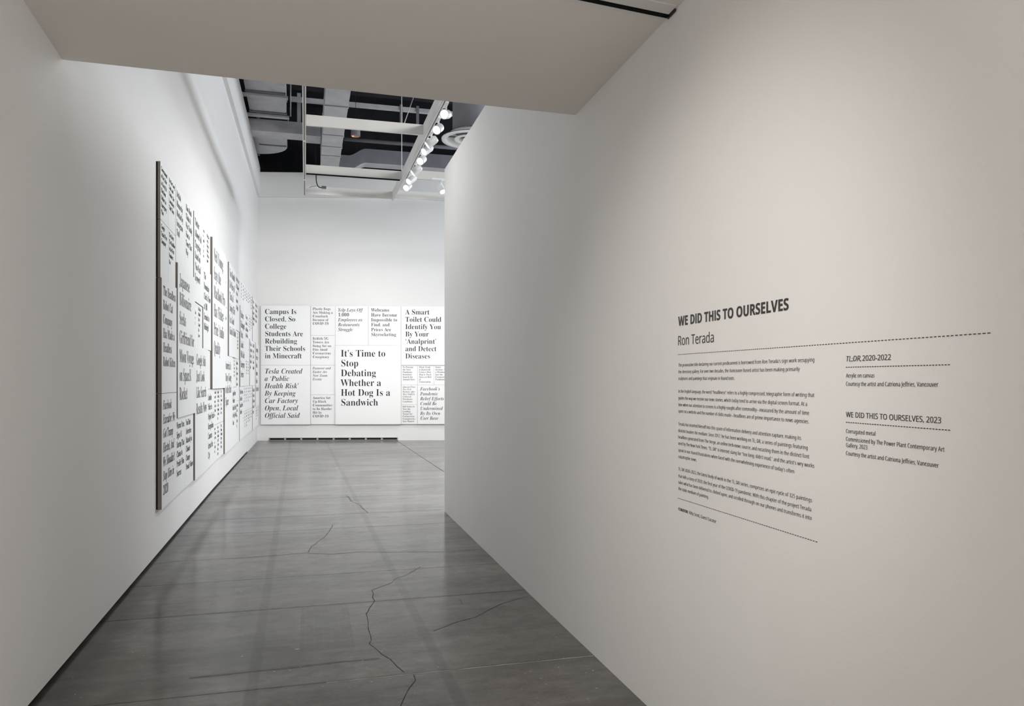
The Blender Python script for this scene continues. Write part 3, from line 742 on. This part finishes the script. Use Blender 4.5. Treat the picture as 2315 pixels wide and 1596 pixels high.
# ------------------------------------------------------------------ ducts
dA = empty('air_duct', (0, 0, 0), 0, 'wide flat grey duct with cross straps beside the left wall', 'duct')
ZA = 7.0
MB().box(-1.09, -0.37, 7.0, 16.3, ZA, ZA + 0.5).build('duct_body', 'duct', dA)
ec = MB(); prof = []
for i in range(9):
    t = math.pi / 2 * i / 8; prof.append((16.3 + 0.44 * math.sin(t), ZA + 0.45 * (1 - math.cos(t))))
for (y0, z0), (y1, z1) in zip(prof[:-1], prof[1:]):
    ec.hexa([(-1.03, y0, z0), (-0.40, y0, z0), (-0.40, y1, z1), (-1.03, y1, z1)],
            [(-1.03, y0, z0 + .05), (-0.40, y0, z0 + .05), (-0.40, y1, z1 + .05), (-1.03, y1, z1 + .05)])
ec.build('elbow', 'duct', dA)
def ay(v, z, u=600): return at_z(u, v, z).y
for v in (207, 252.5):
    y = ay(v, ZA); MB().box(-1.10, -0.36, y - 0.03, y + 0.03, ZA - 0.025, ZA + 0.0).build('seam', 'duct_dark', dA)
for v in (217.5, 262):
    y = ay(v, ZA - 0.05)
    st = MB().box(-1.16, -0.32, y - 0.06, y + 0.06, ZA - 0.07, ZA - 0.03).build('strap', 'duct', dA)
    for x in (-1.14, -0.34):
        MB().bar((x, y, ZA - 0.13), (x, y, ZA - 0.02), 0.007, 6).build('rod', 'duct', st)
dB = empty('air_duct', (0, 0, 0), 0, 'narrower grey duct running straight to the far wall', 'duct')
ZB = 6.4
MB().box(0.335, 0.745, 6.5, 17.9, ZB, ZB + 0.42).build('duct_body', 'duct', dB)
for v in (242, 308, 334, 354.5):
    y = at_z(760, v, ZB).y
    MB().box(0.325, 0.755, y - 0.035, y, ZB - 0.012, ZB + 0.43).build('flange', 'duct', dB)
    MB().box(0.335, 0.745, y - 0.075, y - 0.036, ZB - 0.004, ZB).build('seam', 'duct_dark', dB)
dC = empty('air_duct', (0, 0, 0), 0, 'short cross duct joining the left wall to the narrow duct', 'duct')
MB().box(-1.30, 0.20, 16.83, 17.27, 6.75, 7.0).build('duct_body', 'duct', dC)
MB().box(0.0, 0.322, 16.78, 17.32, 6.72, 7.02).build('collar', 'duct', dC)
dE = empty('air_duct', (0, 0, 0), 0, 'quarter-round flat duct elbow behind the cross duct', 'duct')
arc = [(-0.40, 17.75), (-0.40, 18.40)]
for i in range(1, 9):
    t = math.pi / 2 * i / 8; arc.append((-0.40 - 0.72 * (1 - math.cos(t)) * 1.0, 18.40 + 0.75 * math.sin(t)))
arc += [(-1.12, 19.15), (-1.12, 17.75)]
MB().prism(arc, 6.92, 7.25).build('duct_body', 'duct', dE)
MB().box(-1.02, -0.42, 18.33, 18.37, 6.90, 6.92).build('seam', 'duct_dark', dE)
MB().box(-1.12, -1.05, 19.15, 19.25, 6.0 + 0.9, 8.3).build('riser', 'duct_dark', dE)
dS = empty('air_duct', (0, 0, 0), 0, 'dark grey duct with an S-shaped drop across the far wall', 'duct')
sm = MB(); us = MB(); prev = None
for i in range(25):
    x = 0.76 + (1.75 - 0.76) * i / 24
    t = min(1, max(0, (x - 0.98) / 0.42)); t = t * t * (3 - 2 * t)
    z = 6.66 - 0.19 * (1 - t)
    if prev:
        px_, pz = prev
        sm.hexa([(px_, 18.3, pz), (x, 18.3, z), (x, 18.68, z), (px_, 18.68, pz)],
                [(px_, 18.3, pz + .33), (x, 18.3, z + .33), (x, 18.68, z + .33), (px_, 18.68, pz + .33)])
        us.hexa([(px_, 18.3, pz - .008), (x, 18.3, z - .008), (x, 18.68, z - .008), (px_, 18.68, pz - .008)],
                [(px_, 18.3, pz - .001), (x, 18.3, z - .001), (x, 18.68, z - .001), (px_, 18.68, pz - .001)])
    prev = (x, z)
sm.box(1.75, 6.5, 18.3, 18.68, 6.66, 6.99)
sm.build('duct_body', 'duct_dark', dS)
us.box(1.75, 6.5, 18.3, 18.68, 6.652, 6.659)
us.build('underside_bounce', 'duct', dS)  # lighter sheet paints in the light bounced up from below
pp = empty('steel_beam', (0, 0, 0), 0, 'slim grey conduit crossing in front of the black roof, upper one', 'conduit')
a = at_z(655, 226, 7.3)
MB().box(a.x, 6.0, a.y, a.y + 0.10, 7.3, 7.38).build('bar', 'duct', pp)
for u in (907, 944):
    q = at_y(u, 250, a.y); MB().box(q.x - .03, q.x + .03, a.y - 0.02, a.y, 6.85, 7.42).build('bracket', 'duct_dark', pp)
p2 = empty('round_pipe', (0, 0, 0), 0, 'thin dark round pipe just above the S-shaped duct', 'pipe')
a = at_z(778, 317, 7.0)
MB().bar((a.x, a.y, 7.03), (6.0, a.y, 7.03), 0.045, 12).build('pipe', 'duct_dark', p2, smooth=True)
vr = empty('round_pipe', (0, 0, 0), 0, 'thin vertical grey rod between the wide duct and white rail', 'pipe')
q = at_y(657, 240, 16.2); MB().bar((q.x, 16.2, 6.9), (q.x, 16.2, 8.5), 0.012, 8).build('rod', 'duct', vr)
vs = empty('steel_post', (0, 0, 0), 0, 'grey flat strut behind the white rail, above the cross duct', 'strut')
q = at_y(676, 280, 17.2); MB().box(q.x - .04, q.x + .04, 17.18, 17.22, 7.0, 7.75).build('strut', 'duct', vs)
# pendant downlight
q = at_z(804, 308, 6.55)
pd = empty('downlight', (q.x, q.y, 6.55), 0, 'small grey cylinder downlight with copper inside, under the roof', 'downlight')
MB().lathe([(0.0, 0.33), (0.095, 0.33), (0.095, 0.0), (0.086, 0.0), (0.086, 0.1)], 28).build('housing', 'duct_dark', pd, smooth=False)
MB().lathe([(0.085, 0.004), (0.05, 0.09), (0.0, 0.10)], 28).build('reflector', 'copper', pd)
MB().bar((0, 0, 0.33), (0, 0, 1.94), 0.005, 6).build('stem', 'deck', pd)
# round air diffuser
q = at_z(1063, 318, 5.6)
ad = empty('air_diffuser', (q.x, q.y, 5.6), 0, 'round white ring air diffuser half hidden by the partition', 'diffuser')
MB().lathe([(0.49, 0.02), (0.485, 0.0), (0.40, 0.01), (0.36, 0.08), (0.30, 0.14), (0.30, 0.16), (0.37, 0.10), (0.42, 0.04), (0.49, 0.03)], 48).build('outer_ring', 'lamp', ad, smooth=True)
MB().lathe([(0.27, 0.02), (0.265, 0.0), (0.20, 0.01), (0.16, 0.08), (0.16, 0.1), (0.22, 0.03), (0.27, 0.03)], 40).build('inner_ring', 'lamp', ad, smooth=True)
MB().lathe([(0.12, 0.02), (0.11, 0.0), (0.0, 0.0), (0.0, 0.02), (0.12, 0.03)], 32).build('centre_cone', 'lamp', ad, smooth=True)
MB().lathe([(0.0, 0.17), (0.30, 0.17), (0.30, 2.88)], 32).build('neck', 'duct_dark', ad, smooth=True)
MB().box(-0.40, 0.40, -0.012, 0.012, 0.03, 0.05).box(-0.012, 0.012, -0.40, 0.40, 0.03, 0.05).build('spider', 'duct_dark', ad)

run_jobs()
